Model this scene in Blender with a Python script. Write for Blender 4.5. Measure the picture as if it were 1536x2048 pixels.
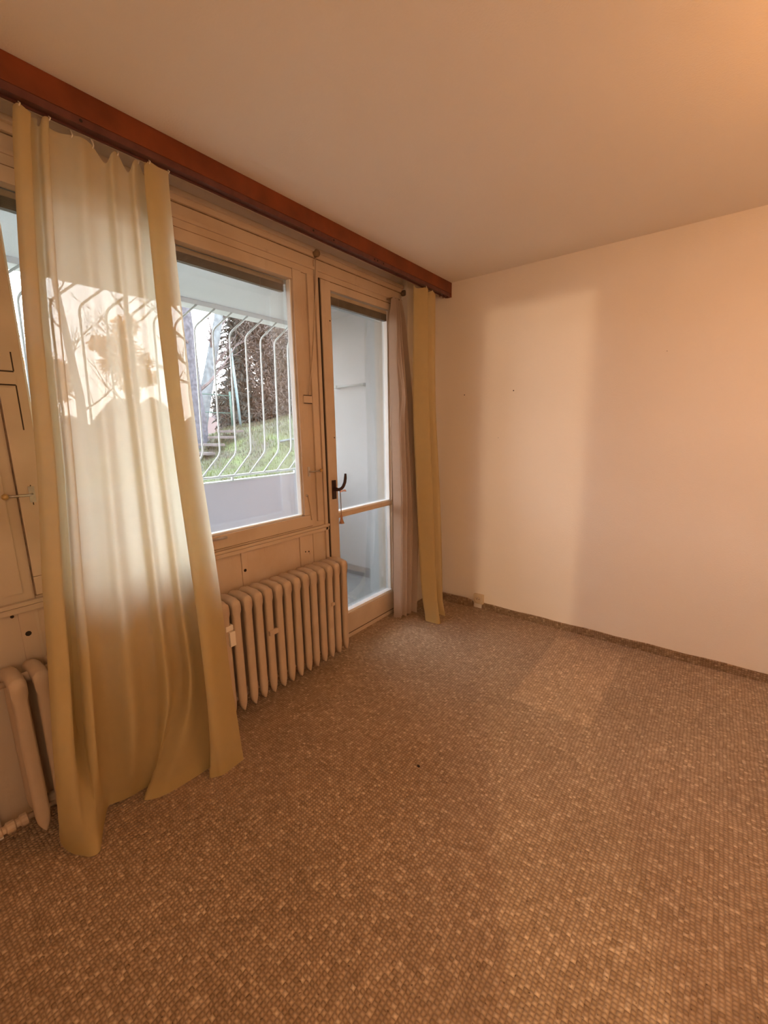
import bpy, bmesh, math, random
from mathutils import Vector, Matrix
from math import sin, cos, pi

for o in list(bpy.data.objects): bpy.data.objects.remove(o, do_unlink=True)
SC = bpy.context.scene
COL = SC.collection

# ------------------------------------------------------------------ camera
YAW, PITCH, ROLL, FPX = 0.6611, 0.1933, -0.0168, 853.86
CAM = Vector((1.9594, -3.1633, 1.5041))
fw = Vector((-sin(YAW)*cos(PITCH), cos(YAW)*cos(PITCH), -sin(PITCH)))
rt = Vector((cos(YAW), sin(YAW), 0)); up = rt.cross(fw)
r2 = rt*cos(ROLL)+up*sin(ROLL); u2 = up*cos(ROLL)-rt*sin(ROLL)
cd = bpy.data.cameras.new('camera'); cam = bpy.data.objects.new('camera', cd); COL.objects.link(cam)
cd.sensor_fit = 'HORIZONTAL'; cd.sensor_width = 36.0; cd.lens = FPX/1536*36.0
cd.clip_start = 0.02; cd.clip_end = 500
cam.matrix_world = Matrix(((r2.x, u2.x, -fw.x, CAM.x), (r2.y, u2.y, -fw.y, CAM.y), (r2.z, u2.z, -fw.z, CAM.z), (0, 0, 0, 1)))
SC.camera = cam

# ------------------------------------------------------------------ sky
W = bpy.data.worlds.new('sky'); SC.world = W; W.use_nodes = True
nt = W.node_tree; nt.nodes.clear()
wo = nt.nodes.new('ShaderNodeOutputWorld'); bg = nt.nodes.new('ShaderNodeBackground')
tc = nt.nodes.new('ShaderNodeTexCoord'); sx = nt.nodes.new('ShaderNodeSeparateXYZ')
rp = nt.nodes.new('ShaderNodeValToRGB')
rp.color_ramp.elements[0].position = 0.0; rp.color_ramp.elements[0].color = (1.0, 0.90, 0.84, 1)
rp.color_ramp.elements[1].position = 0.7; rp.color_ramp.elements[1].color = (0.80, 0.90, 1.0, 1)
e = rp.color_ramp.elements.new(0.18); e.color = (0.96, 0.97, 1.0, 1)
nt.links.new(tc.outputs['Generated'], sx.inputs[0]); nt.links.new(sx.outputs['Z'], rp.inputs[0])
nt.links.new(rp.outputs[0], bg.inputs[0]); bg.inputs[1].default_value = 12.0
nt.links.new(bg.outputs[0], wo.inputs[0])

# ------------------------------------------------------------------ lamps of the room and an added fill light
def point(name, loc, power, col, rad):
    l = bpy.data.lights.new(name, 'POINT'); l.energy = power; l.color = col; l.shadow_soft_size = rad
    o = bpy.data.objects.new(name, l); o.location = loc; COL.objects.link(o); return o
point('ceiling_lamp', (2.62, -1.55, 2.12), 24, (1.0, 0.44, 0.14), 0.10)
point('fill_lamp', (3.1, -3.75, 1.75), 32, (1.0, 0.70, 0.46), 0.22)  # added fill behind the camera to brighten the room, not a known lamp
point('hall_lamp', (3.39, -5.6, 1.95), 215, (1.0, 0.74, 0.44), 0.014)
# ------------------------------------------------------------------ exposure
SC.view_settings.view_transform = 'Standard'; SC.view_settings.look = 'None'
SC.view_settings.gamma = 1.0; SC.view_settings.use_curve_mapping = False
SC.view_settings.exposure = 0.13

# ------------------------------------------------------------------ materials
def new_mat(name):
    m = bpy.data.materials.new(name); m.use_nodes = True; m.node_tree.nodes.clear()
    return m, m.node_tree
def N(t, typ, **kw):
    n = t.nodes.new(typ)
    for k, v in kw.items():
        if k in n.inputs: n.inputs[k].default_value = v
        else: setattr(n, k, v)
    return n
def paint(name, col, rough=0.6, var=0.06, scale=6.0, bump=0.0, bscale=200.0, col2=None, spec=0.35, detail=4, lo=0.35, hi=0.65, metallic=0.0):
    """procedural paint: colour mottled between col and col2 with a fine bump"""
    m, t = new_mat(name)
    out = N(t, 'ShaderNodeOutputMaterial'); b = N(t, 'ShaderNodeBsdfPrincipled')
    b.inputs['Roughness'].default_value = rough; b.inputs['Specular IOR Level'].default_value = spec
    b.inputs['Metallic'].default_value = metallic
    c2 = col2 if col2 else tuple(x*(1-var) for x in col)
    co = N(t, 'ShaderNodeTexCoord'); ns = N(t, 'ShaderNodeTexNoise'); ns.inputs['Scale'].default_value = scale; ns.inputs['Detail'].default_value = detail
    r = N(t, 'ShaderNodeValToRGB')
    r.color_ramp.elements[0].position = lo; r.color_ramp.elements[1].position = hi
    r.color_ramp.elements[0].color = (*col, 1); r.color_ramp.elements[1].color = (*c2, 1)
    t.links.new(co.outputs['Object'], ns.inputs['Vector']); t.links.new(ns.outputs[0], r.inputs[0]); t.links.new(r.outputs[0], b.inputs['Base Color'])
    if bump:
        n2 = N(t, 'ShaderNodeTexNoise'); n2.inputs['Scale'].default_value = bscale; n2.inputs['Detail'].default_value = 3
        bp = N(t, 'ShaderNodeBump'); bp.inputs['Strength'].default_value = bump; bp.inputs['Distance'].default_value = 0.004
        t.links.new(co.outputs['Object'], n2.inputs['Vector']); t.links.new(n2.outputs[0], bp.inputs['Height']); t.links.new(bp.outputs[0], b.inputs['Normal'])
    t.links.new(b.outputs[0], out.inputs[0])
    return m
M = {}
M['wall'] = paint('wall_paint', (0.80, 0.72, 0.64), 0.8, 0.03, 1.5, 0.25, 120)
M['ceiling'] = paint('ceiling_paint', (0.84, 0.765, 0.68), 0.9, 0.03, 1.2, 0.2, 140)
M['frame'] = paint('old_frame_paint', (0.58, 0.46, 0.34), 0.45, 0.0, 3.0, 0.15, 60, col2=(0.44, 0.32, 0.21), lo=0.45, hi=0.8)
M['infill'] = paint('infill_board_paint', (0.60, 0.47, 0.35), 0.55, 0.0, 5.0, 0.15, 60, col2=(0.52, 0.38, 0.26), lo=0.45, hi=0.8)
def streaks(m, col):
    t = m.node_tree; b = next(n for n in t.nodes if n.type == 'BSDF_PRINCIPLED'); old = b.inputs['Base Color'].links[0].from_socket
    co = next(n for n in t.nodes if n.type == 'TEX_COORD'); mp = N(t, 'ShaderNodeMapping'); mp.inputs['Scale'].default_value = (14, 14, 3.0)
    ns = N(t, 'ShaderNodeTexNoise'); ns.inputs['Scale'].default_value = 1.0; ns.inputs['Detail'].default_value = 6; ns.inputs['Roughness'].default_value = 0.7
    r = N(t, 'ShaderNodeMapRange'); r.inputs['From Min'].default_value = 0.60; r.inputs['From Max'].default_value = 1.05
    mx = N(t, 'ShaderNodeMix', data_type='RGBA'); mx.inputs[7].default_value = (*col, 1)
    t.links.new(co.outputs['Object'], mp.inputs[0]); t.links.new(mp.outputs[0], ns.inputs['Vector']); t.links.new(ns.outputs[0], r.inputs['Value'])
    t.links.new(r.outputs[0], mx.inputs[0]); t.links.new(old, mx.inputs[6]); t.links.new(mx.outputs[2], b.inputs['Base Color'])
streaks(M['frame'], (0.30, 0.20, 0.12)); streaks(M['infill'], (0.36, 0.25, 0.16))
M['gap'] = paint('dark_gap', (0.06, 0.04, 0.028), 0.9)
M['grime'] = paint('grimy_joint', (0.26, 0.17, 0.10), 0.8, 0.5, 30)
M['red'] = paint('red_brown_varnish', (0.20, 0.046, 0.012), 0.35, 0.35, 7.0, 0.1, 40)
M['track'] = paint('purple_brown_track', (0.13, 0.045, 0.035), 0.4, 0.3, 20)
M['radiator'] = paint('radiator_enamel', (0.54, 0.41, 0.29), 0.42, 0.08, 9, 0.08, 60)
M['dust'] = paint('white_plastic', (0.78, 0.70, 0.58), 0.4)
M['loggia'] = paint('loggia_white', (0.67, 0.685, 0.69), 0.8, 0.04, 3, 0.3, 120)
M['parapet'] = paint('parapet_panel', (0.58, 0.575, 0.64), 0.6, 0.03, 2)
M['concrete'] = paint('loggia_floor_concrete', (0.50, 0.51, 0.50), 0.85, 0.12, 8, 0.3, 90)
M['skirt_grey'] = paint('grey_cement_skirting', (0.38, 0.38, 0.37), 0.9, 0.12, 8)
M['rail'] = paint('white_rail_enamel', (0.60, 0.64, 0.63), 0.35, 0.04, 10)
M['outer_white'] = paint('outer_frame_white', (0.82, 0.83, 0.82), 0.5, 0.05, 6)
M['blind'] = paint('grey_blind_slats', (0.16, 0.14, 0.11), 0.5, 0.2, 15)
M['blindrail'] = paint('beige_blind_rail', (0.42, 0.34, 0.24), 0.5, 0.1, 15)
M['brown_plastic'] = paint('dark_brown_plastic', (0.035, 0.014, 0.012), 0.3, 0.1, 20)
M['metal'] = paint('worn_metal', (0.55, 0.52, 0.48), 0.3, 0.2, 30, metallic=0.9)
M['brass'] = paint('brass_knob', (0.62, 0.42, 0.18), 0.3, 0.2, 30, metallic=0.6)
M['cord'] = paint('grey_cord', (0.30, 0.24, 0.20), 0.8, 0.2, 60)
M['tassel'] = paint('tan_tassel', (0.45, 0.24, 0.14), 0.8, 0.3, 60)
M['pink'] = paint('pink_ribbon', (0.80, 0.52, 0.50), 0.7)
M['socket'] = paint('cream_plastic', (0.62, 0.49, 0.33), 0.35)
M['hole'] = paint('dark_hole', (0.03, 0.02, 0.015), 0.9)
M['door_leaf'] = paint('sliding_leaf', (0.70, 0.62, 0.52), 0.5)
M['bark'] = paint('bark', (0.075, 0.075, 0.09), 0.9, 0.5, 14, 0.4, 30)
M['bark_pale'] = paint('pale_bark', (0.11, 0.125, 0.135), 0.9, 0.4, 10, 0.4, 30)
M['twig'] = paint('twigs', (0.10, 0.08, 0.08), 0.9, 0.4, 10)
M['needles'] = paint('conifer_needles', (0.035, 0.042, 0.038), 0.85, 0.4, 4, col2=(0.06, 0.06, 0.052))
M['brown_leaf'] = paint('brown_hedge', (0.085, 0.064, 0.056), 0.85, 0.4, 1.1, col2=(0.055, 0.05, 0.045))
M['sun_tinted_leaf'] = paint('sun_tinted_leaves', (0.80, 0.34, 0.07), 0.8, 0.3, 3, col2=(0.55, 0.25, 0.08))  # orange low sunlight put into the leaf colour
M['red_leaf'] = paint('reddish_twigs', (0.13, 0.075, 0.068), 0.85, 0.3, 3)
M['green_metal'] = paint('green_fence_paint', (0.04, 0.085, 0.07), 0.5, 0.2, 10)
M['teal_metal'] = paint('pale_blue_pole_paint', (0.12, 0.18, 0.20), 0.5, 0.2, 10)
M['farwood'] = paint('far_trees', (0.085, 0.066, 0.068), 0.95, 0.3, 0.35, col2=(0.06, 0.054, 0.058))
M['stone'] = paint('weathered_boards', (0.09, 0.075, 0.072), 0.9, 0.4, 6)

def glass_mat():
    m, t = new_mat('window_glass')
    out = N(t, 'ShaderNodeOutputMaterial'); tr = N(t, 'ShaderNodeBsdfTransparent'); gl = N(t, 'ShaderNodeBsdfGlossy')
    tr.inputs[0].default_value = (0.965, 0.972, 0.975, 1); gl.inputs['Roughness'].default_value = 0.02
    fr = N(t, 'ShaderNodeFresnel'); fr.inputs[0].default_value = 1.45
    mu = N(t, 'ShaderNodeMath', operation='MULTIPLY'); mu.inputs[1].default_value = 0.8
    mx = N(t, 'ShaderNodeMixShader')
    t.links.new(fr.outputs[0], mu.inputs[0]); t.links.new(mu.outputs[0], mx.inputs[0]); t.links.new(tr.outputs[0], mx.inputs[1]); t.links.new(gl.outputs[0], mx.inputs[2]); t.links.new(mx.outputs[0], out.inputs[0])
    return m
M['glass'] = glass_mat()

def cloth_mat(name, col, trans_col, sheer, trl, weave=900):
    m, t = new_mat(name)
    out = N(t, 'ShaderNodeOutputMaterial')
    df = N(t, 'ShaderNodeBsdfDiffuse'); tl = N(t, 'ShaderNodeBsdfTranslucent'); tp = N(t, 'ShaderNodeBsdfTransparent')
    co = N(t, 'ShaderNodeTexCoord'); ns = N(t, 'ShaderNodeTexNoise'); ns.inputs['Scale'].default_value = 25; ns.inputs['Detail'].default_value = 6
    rr = N(t, 'ShaderNodeValToRGB'); rr.color_ramp.elements[0].position = 0.3; rr.color_ramp.elements[1].position = 0.7
    rr.color_ramp.elements[0].color = (*[c*0.93 for c in col], 1); rr.color_ramp.elements[1].color = (*col, 1)
    t.links.new(co.outputs['Object'], ns.inputs['Vector']); t.links.new(ns.outputs[0], rr.inputs[0]); t.links.new(rr.outputs[0], df.inputs[0])
    n2 = N(t, 'ShaderNodeTexNoise'); n2.inputs['Scale'].default_value = weave; n2.inputs['Detail'].default_value = 1
    bp = N(t, 'ShaderNodeBump'); bp.inputs['Strength'].default_value = 0.15; bp.inputs['Distance'].default_value = 0.001
    t.links.new(co.outputs['Object'], n2.inputs['Vector']); t.links.new(n2.outputs[0], bp.inputs['Height']); t.links.new(bp.outputs[0], df.inputs['Normal'])
    tl.inputs[0].default_value = (*trans_col, 1); tp.inputs[0].default_value = (*[min(1, c*1.0+0.0) for c in (1.0, 0.98, 0.93)], 1)
    m1 = N(t, 'ShaderNodeMixShader'); m1.inputs[0].default_value = trl
    m2 = N(t, 'ShaderNodeMixShader'); m2.inputs[0].default_value = sheer
    t.links.new(df.outputs[0], m1.inputs[1]); t.links.new(tl.outputs[0], m1.inputs[2])
    t.links.new(m1.outputs[0], m2.inputs[1]); t.links.new(tp.outputs[0], m2.inputs[2]); t.links.new(m2.outputs[0], out.inputs[0])
    return m
M['cream'] = cloth_mat('cream_sheer_cloth', (0.62, 0.455, 0.21), (0.90, 0.885, 0.71), 0.05, 0.47)
M['tan'] = cloth_mat('tan_cloth', (0.50, 0.39, 0.31), (0.66, 0.56, 0.46), 0.0, 0.25)

def carpet_mat(name, vertical=False):
    """loop-pile carpet: rows of loops on a grid, some loops pale, a few dark, wear marks"""
    m, t = new_mat(name); L = t.links
    out = N(t, 'ShaderNodeOutputMaterial'); b = N(t, 'ShaderNodeBsdfPrincipled'); b.inputs['Roughness'].default_value = 0.95; b.inputs['Specular IOR Level'].default_value = 0.12
    b.inputs['Sheen Weight'].default_value = 0.15; b.inputs['Sheen Roughness'].default_value = 0.5
    co = N(t, 'ShaderNodeTexCoord'); sp = N(t, 'ShaderNodeSeparateXYZ'); L.new(co.outputs['Object'], sp.inputs[0])
    def mth(op, a, bb=None, cc=None):
        n = N(t, 'ShaderNodeMath', operation=op)
        for i, v in enumerate((a, bb, cc)):
            if v is None: continue
            if isinstance(v, (int, float)): n.inputs[i].default_value = v
            else: L.new(v, n.inputs[i])
        return n.outputs[0]
    ax, ay = ('X', 'Z') if vertical else ('X', 'Y')
    wn = N(t, 'ShaderNodeTexNoise'); wn.inputs['Scale'].default_value = 9; wn.inputs['Detail'].default_value = 2; L.new(co.outputs['Object'], wn.inputs['Vector'])
    wob = mth('MULTIPLY', mth('SUBTRACT', wn.outputs[0], 0.5), 0.016)
    u = mth('DIVIDE', mth('ADD', sp.outputs[ax], wob), 0.0140); v0 = mth('DIVIDE', mth('ADD', sp.outputs[ay], wob), 0.0122)
    cu = mth('FLOOR', u)
    v = mth('ADD', v0, mth('MULTIPLY', mth('MODULO', mth('ABSOLUTE', cu), 2.0), 0.12))
    cv = mth('FLOOR', v)
    fu = mth('SUBTRACT', u, cu); fv = mth('SUBTRACT', v, cv)
    dome = mth('MULTIPLY', mth('SINE', mth('MULTIPLY', fu, pi)), mth('SINE', mth('MULTIPLY', fv, pi)))
    cb = N(t, 'ShaderNodeCombineXYZ'); L.new(cu, cb.inputs[0]); L.new(cv, cb.inputs[1])
    wh = N(t, 'ShaderNodeTexWhiteNoise', noise_dimensions='2D'); L.new(cb.outputs[0], wh.inputs['Vector'])
    r = N(t, 'ShaderNodeValToRGB'); r.color_ramp.interpolation = 'LINEAR'
    els = r.color_ramp.elements
    els[0].position = 0.0; els[0].color = (0.30, 0.20, 0.115, 1)
    els[1].position = 1.0; els[1].color = (0.62, 0.46, 0.30, 1)
    for p, c in ((0.10, (0.34, 0.228, 0.135)), (0.20, (0.37, 0.25, 0.15)), (0.60, (0.405, 0.278, 0.17)), (0.93, (0.50, 0.355, 0.225))):
        e = els.new(p); e.color = (*c, 1)
    L.new(wh.outputs['Value'], r.inputs[0])
    # groove shade painted into the yarn colour: dark between loops, pale at loop tips
    root = N(t, 'ShaderNodeMix', data_type='RGBA', blend_type='MULTIPLY'); root.inputs[0].default_value = 1.0
    rr = N(t, 'ShaderNodeValToRGB'); rr.color_ramp.elements[0].color = (0.80, 0.78, 0.76, 1); rr.color_ramp.elements[0].position = 0.25; rr.color_ramp.elements[1].color = (1.18, 1.18, 1.19, 1); rr.color_ramp.elements[1].position = 0.95
    L.new(dome, rr.inputs[0]); L.new(r.outputs[0], root.inputs[6]); L.new(rr.outputs[0], root.inputs[7])
    col = root.outputs[2]
    def rect(x0, x1, y0, y1, s=0.012):
        def edge(val, lo, rev=False):
            n = N(t, 'ShaderNodeMapRange', interpolation_type='SMOOTHSTEP')
            n.inputs['From Min'].default_value = lo-s; n.inputs['From Max'].default_value = lo+s
            if rev: n.inputs['To Min'].default_value = 1; n.inputs['To Max'].default_value = 0
            L.new(val, n.inputs['Value']); return n.outputs[0]
        return mth('MULTIPLY', mth('MULTIPLY', edge(sp.outputs['X'], x0), edge(sp.outputs['X'], x1, True)), mth('MULTIPLY', edge(sp.outputs['Y'], y0), edge(sp.outputs['Y'], y1, True)))
    def tint(col, fac, c, amt):
        mx = N(t, 'ShaderNodeMix', data_type='RGBA', blend_type='MULTIPLY'); L.new(mth('MULTIPLY', fac, amt), mx.inputs[0]); L.new(col, mx.inputs[6]); mx.inputs[7].default_value = (*c, 1); return mx.outputs[2]
    if not vertical:
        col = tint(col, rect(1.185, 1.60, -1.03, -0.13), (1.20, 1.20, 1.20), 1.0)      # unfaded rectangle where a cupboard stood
        col = tint(col, rect(0.20, 0.50, -1.02, -0.62, 0.02), (1.07, 1.07, 1.08), 1.0)  # paler worn patch by the door
        col = tint(col, rect(0.20, 1.18, -1.15, -0.05, 0.02), (0.94, 0.94, 0.95), 1.0)
    st = N(t, 'ShaderNodeTexNoise'); st.inputs['Scale'].default_value = 2.2; st.inputs['Detail'].default_value = 5; L.new(co.outputs['Object'], st.inputs['Vector'])
    sr = N(t, 'ShaderNodeMapRange'); sr.inputs['From Min'].default_value = 0.3; sr.inputs['From Max'].default_value = 0.7; L.new(st.outputs[0], sr.inputs['Value'])
    dn = N(t, 'ShaderNodeTexNoise'); dn.inputs['Scale'].default_value = 95; dn.inputs['Detail'].default_value = 1; L.new(co.outputs['Object'], dn.inputs['Vector'])
    dr = N(t, 'ShaderNodeMapRange'); dr.inputs['From Min'].default_value = 0.70; dr.inputs['From Max'].default_value = 0.76; L.new(dn.outputs[0], dr.inputs['Value'])
    col = tint(col, dr.outputs[0], (0.5, 0.45, 0.42), 1.0)
    if vertical: col = tint(col, rect(-9, 9, -9, 9), (0.74, 0.72, 0.70), 1.0)
    col = tint(col, sr.outputs[0], (0.86, 0.85, 0.84), 1.0)
    L.new(col, b.inputs['Base Color'])
    bp = N(t, 'ShaderNodeBump'); bp.inputs['Strength'].default_value = 0.75; bp.inputs['Distance'].default_value = 0.004
    hh = mth('ADD', dome, mth('MULTIPLY', wh.outputs['Value'], 0.35)); L.new(hh, bp.inputs['Height']); L.new(bp.outputs[0], b.inputs['Normal'])
    L.new(b.outputs[0], out.inputs[0]); return m
M['carpet'] = carpet_mat('loop_pile_carpet'); M['carpet_strip'] = carpet_mat('carpet_skirting_strip', True)
def grass_mat():
    m, t = new_mat('winter_grass'); L = t.links
    out = N(t, 'ShaderNodeOutputMaterial'); b = N(t, 'ShaderNodeBsdfPrincipled'); b.inputs['Roughness'].default_value = 0.9
    co = N(t, 'ShaderNodeTexCoord'); n1 = N(t, 'ShaderNodeTexNoise'); n1.inputs['Scale'].default_value = 1.3; n1.inputs['Detail'].default_value = 8; n1.inputs['Roughness'].default_value = 0.65
    L.new(co.outputs['Object'], n1.inputs['Vector'])
    r = N(t, 'ShaderNodeValToRGB'); els = r.color_ramp.elements
    els[0].position = 0.36; els[0].color = (0.042, 0.032, 0.026, 1); els[1].position = 0.68; els[1].color = (0.066, 0.088, 0.024, 1)
    e = els.new(0.47); e.color = (0.046, 0.046, 0.026, 1)
    L.new(n1.outputs[0], r.inputs[0]); L.new(r.outputs[0], b.inputs['Base Color'])
    n2 = N(t, 'ShaderNodeTexNoise'); n2.inputs['Scale'].default_value = 14; n2.inputs['Detail'].default_value = 6; L.new(co.outputs['Object'], n2.inputs['Vector'])
    bp = N(t, 'ShaderNodeBump'); bp.inputs['Strength'].default_value = 1.0; bp.inputs['Distance'].default_value = 0.06; L.new(n2.outputs[0], bp.inputs['Height']); L.new(bp.outputs[0], b.inputs['Normal'])
    L.new(b.outputs[0], out.inputs[0]); return m
M['grass'] = grass_mat()

# ------------------------------------------------------------------ mesh helpers
def link(name, bm, mat, parent=None, smooth=False, **props):
    me = bpy.data.meshes.new(name); bm.normal_update(); bm.to_mesh(me); bm.free()
    for p in me.polygons: p.use_smooth = smooth
    me.materials.append(M[mat] if isinstance(mat, str) else mat)
    o = bpy.data.objects.new(name, me); COL.objects.link(o)
    if parent is not None: o.parent = parent
    for k, v in props.items(): o[k] = v
    return o
def box(bm, x0, x1, y0, y1, z0, z1, bev=0.0):
    vs = [bm.verts.new((x, y, z)) for x in (x0, x1) for y in (y0, y1) for z in (z0, z1)]
    fs = [bm.faces.new([vs[i] for i in q]) for q in ((0, 1, 3, 2), (4, 6, 7, 5), (0, 4, 5, 1), (2, 3, 7, 6), (0, 2, 6, 4), (1, 5, 7, 3))]
    if bev:
        es = {e for f in fs for e in f.edges}
        bmesh.ops.bevel(bm, geom=list(es), offset=bev, segments=2, profile=0.7, affect='EDGES')
def bx(name, mat, dims, parent=None, bev=0.0, **p):
    bm = bmesh.new(); box(bm, *dims, bev=bev); return link(name, bm, mat, parent, **p)
def bxs(name, mat, lst, parent=None, bev=0.0, **p):
    bm = bmesh.new()
    for d in lst: box(bm, *d, bev=bev)
    return link(name, bm, mat, parent, **p)
def tube(bm, pts, rad, n=8, cap=True):
    pts = [Vector(p) for p in pts]; R = rad if isinstance(rad, (list, tuple)) else [rad]*len(pts)
    rings = []; prev = None
    for i, p in enumerate(pts):
        d = (pts[min(i+1, len(pts)-1)]-pts[max(i-1, 0)]).normalized()
        if prev is None:
            a = d.orthogonal().normalized()
        else:
            a = (prev-d*prev.dot(d)).normalized()
        prev = a; c = d.cross(a)
        rings.append([bm.verts.new(p+(a*cos(2*pi*k/n)+c*sin(2*pi*k/n))*R[i]) for k in range(n)])
    for i in range(len(rings)-1):
        for k in range(n): bm.faces.new((rings[i][k], rings[i][(k+1) % n], rings[i+1][(k+1) % n], rings[i+1][k]))
    if cap: bm.faces.new(rings[0][::-1]); bm.faces.new(rings[-1])
def tb(name, mat, pts, rad, parent=None, n=8, **p):
    bm = bmesh.new(); tube(bm, pts, rad, n); return link(name, bm, mat, parent, smooth=True, **p)
def lathe(bm, c, axis, prof, n=16):
    """prof: (radius, height along axis)"""
    ax = Vector(axis).normalized(); a = ax.orthogonal().normalized(); d = ax.cross(a); c = Vector(c); rings = []
    for r, h in prof: rings.append([bm.verts.new(c+ax*h+(a*cos(2*pi*k/n)+d*sin(2*pi*k/n))*max(r, 1e-4)) for k in range(n)])
    for i in range(len(rings)-1):
        for k in range(n): bm.faces.new((rings[i][k], rings[i][(k+1) % n], rings[i+1][(k+1) % n], rings[i+1][k]))
    bm.faces.new(rings[0][::-1]); bm.faces.new(rings[-1])
def empty(name, loc=(0, 0, 0), **p):
    o = bpy.data.objects.new(name, None); o.location = loc; o.empty_display_size = 0.1; COL.objects.link(o)
    for k, v in p.items(): o[k] = v
    return o
def thing(o, label, cat, group=None):
    o['label'] = label; o['category'] = cat
    if group: o['group'] = group
    return o
def catmull(P, u):
    n = len(P)-1; i = min(int(u*n), n-1); f = u*n-i
    p0, p1, p2, p3 = P[max(i-1, 0)], P[i], P[i+1], P[min(i+2, n)]
    return tuple(0.5*((2*b)+(-a+c)*f+(2*a-5*b+4*c-d)*f*f+(-a+3*b-3*c+d)*f**3) for a, b, c, d in zip(p0, p1, p2, p3))
def interp(tab, z):
    tab = sorted(tab)
    if z <= tab[0][0]: return tab[0][1]
    for (a, va), (b, vb) in zip(tab, tab[1:]):
        if z <= b:
            f = (z-a)/(b-a); return va+(vb-va)*f
    return tab[-1][1]

XF = -0.05            # room-side face of the window and door frames
H = 2.60
# ------------------------------------------------------------------ room shell
bx('floor', 'concrete', (-0.34, 4.0, -4.32, 0.12, -0.25, -0.012), kind='structure')
ce = bx('ceiling', 'ceiling', (-0.32, 4.12, -4.32, 0.12, H, H+0.2), kind='structure')
wb = bx('wall_back', 'wall', (-0.10, 4.12, 0.0, 0.12, -0.012, H), kind='structure')
bx('wall_right', 'wall', (4.0, 4.12, -4.2, 0.0, -0.012, H), kind='structure')
bxs('wall_front', 'wall', [(-0.3, 2.10, -4.32, -4.2, -0.012, H), (2.90, 4.12, -4.32, -4.2, -0.012, H), (2.10, 2.90, -4.32, -4.2, 2.05, H)], kind='structure')
d2 = bx('door_2', 'door_leaf', (2.06, 2.73, -4.355, -4.325, 0.0, 2.10), kind='structure')  # unseen leaf, its width set to cut the hall light to a band
bx('door_handle', 'metal', (2.66, 2.68, -4.325, -4.30, 0.95, 1.10), d2)
bxs('wall_hall', 'wall', [(0.8, 0.9, -6.0, -4.4, -0.05, H), (3.7, 3.8, -6.0, -4.32, -0.05, H), (0.8, 3.8, -6.1, -6.0, -0.05, H), (0.8, 3.8, -6.1, -4.32, -0.25, -0.05), (0.8, 3.8, -6.1, -4.32, H, H+0.1), (0.8, 2.05, -4.42, -4.36, -0.05, H)], kind='structure')
# window wall: lintel, right end, and blind part to the left of the window
wl = bxs('wall_left', 'wall', [(-0.32, -0.045, -4.2, -0.30, 2.552, H), (-0.32, 0.0, -0.315, 0.0, -0.012, H), (-0.32, -0.03, -4.2, -2.99, -0.012, 2.552)], kind='structure')
for (x, z, r) in ((0.327, 1.754, 0.0042), (0.726, 1.762, 0.0042), (1.66, 1.93, 0.002), (0.62, 1.42, 0.002)):
    bm = bmesh.new(); lathe(bm, (x, 0.002, z), (0, -1, 0), [(r*1.2, 0), (r, 0.003), (r*0.5, 0.0032)], 10); link('nail_hole', bm, 'hole', wb)

# carpet and its turned-up skirting strip
bm = bmesh.new(); box(bm, -0.048, 3.999, -4.199, -0.001, -0.012, 0.0)
cp = link('carpet', bm, 'carpet'); thing(cp, 'brown loop-pile carpet with pale flecks covering the whole floor', 'carpet')
def strip(name, pts, h, th, parent=None):
    bm = bmesh.new(); prev = None
    for (x, y, hh) in pts:
        ring = [bm.verts.new(v) for v in ((x, y, 0.0), (x, y-th, 0.0), (x, y-th*0.9, hh*0.9), (x, y-th*0.3, hh), (x, y, hh))]
        if prev:
            for k in range(5): bm.faces.new((prev[k], prev[(k+1) % 5], ring[(k+1) % 5], ring[k]))
        else: bm.faces.new(ring)
        prev = ring
    bm.faces.new(prev[::-1]); return link(name, bm, 'carpet_strip', parent, smooth=False, kind='structure')
strip('baseboard_back', [(0.53+0.1*i, -0.0005, 0.054+0.003*sin(i*1.7)) for i in range(35)], 0.055, 0.010)
strip('baseboard_corner', [(0.01, -0.004, 0.062), (0.12, -0.010, 0.066), (0.22, -0.022, 0.070), (0.32, -0.022, 0.072), (0.40, -0.014, 0.070), (0.44, -0.008, 0.058), (0.456, -0.002, 0.04)], 0.06, 0.012)
bm = bmesh.new(); bmesh.ops.create_icosphere(bm, subdivisions=2, radius=0.0065, matrix=Matrix.Translation((1.041, -1.76, 0.0045)) @ Matrix.Diagonal((1.2, 0.8, 0.8, 1)))
for v in bm.verts: v.co += Vector((sin(v.co.y*900), cos(v.co.x*700), sin(v.co.x*1100)))*0.0007
thing(link('crumb', bm, 'hole', smooth=True), 'tiny dark crumb lying on the brown carpet', 'crumb')

# ------------------------------------------------------------------ pelmet
pm = bx('curtain_pelmet', 'red', (0.178, 0.200, -4.19, -0.001, 2.520, 2.599), bev=0.002)
thing(pm, 'red-brown varnished wooden curtain pelmet running along the ceiling', 'pelmet')
bxs('track', 'track', [(0.150, 0.197, -4.19, -0.002, 2.503, 2.5195), (0.150, 0.156, -4.19, -0.002, 2.4965, 2.503), (0.186, 0.197, -4.19, -0.002, 2.496, 2.503)], pm)
bx('end_board', 'red', (0.165, 0.2015, -0.018, -0.001, 2.494, 2.598), pm, bev=0.001)
for y in (-2.48, -1.45, -1.30, -0.95, -0.92, -0.86):
    bm = bmesh.new(); lathe(bm, (0.1975, y, 2.509), (1, 0, 0), [(0.005, 0), (0.005, 0.001), (0.002, 0.0012)], 10); link('screw_hole', bm, 'hole', pm)

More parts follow.
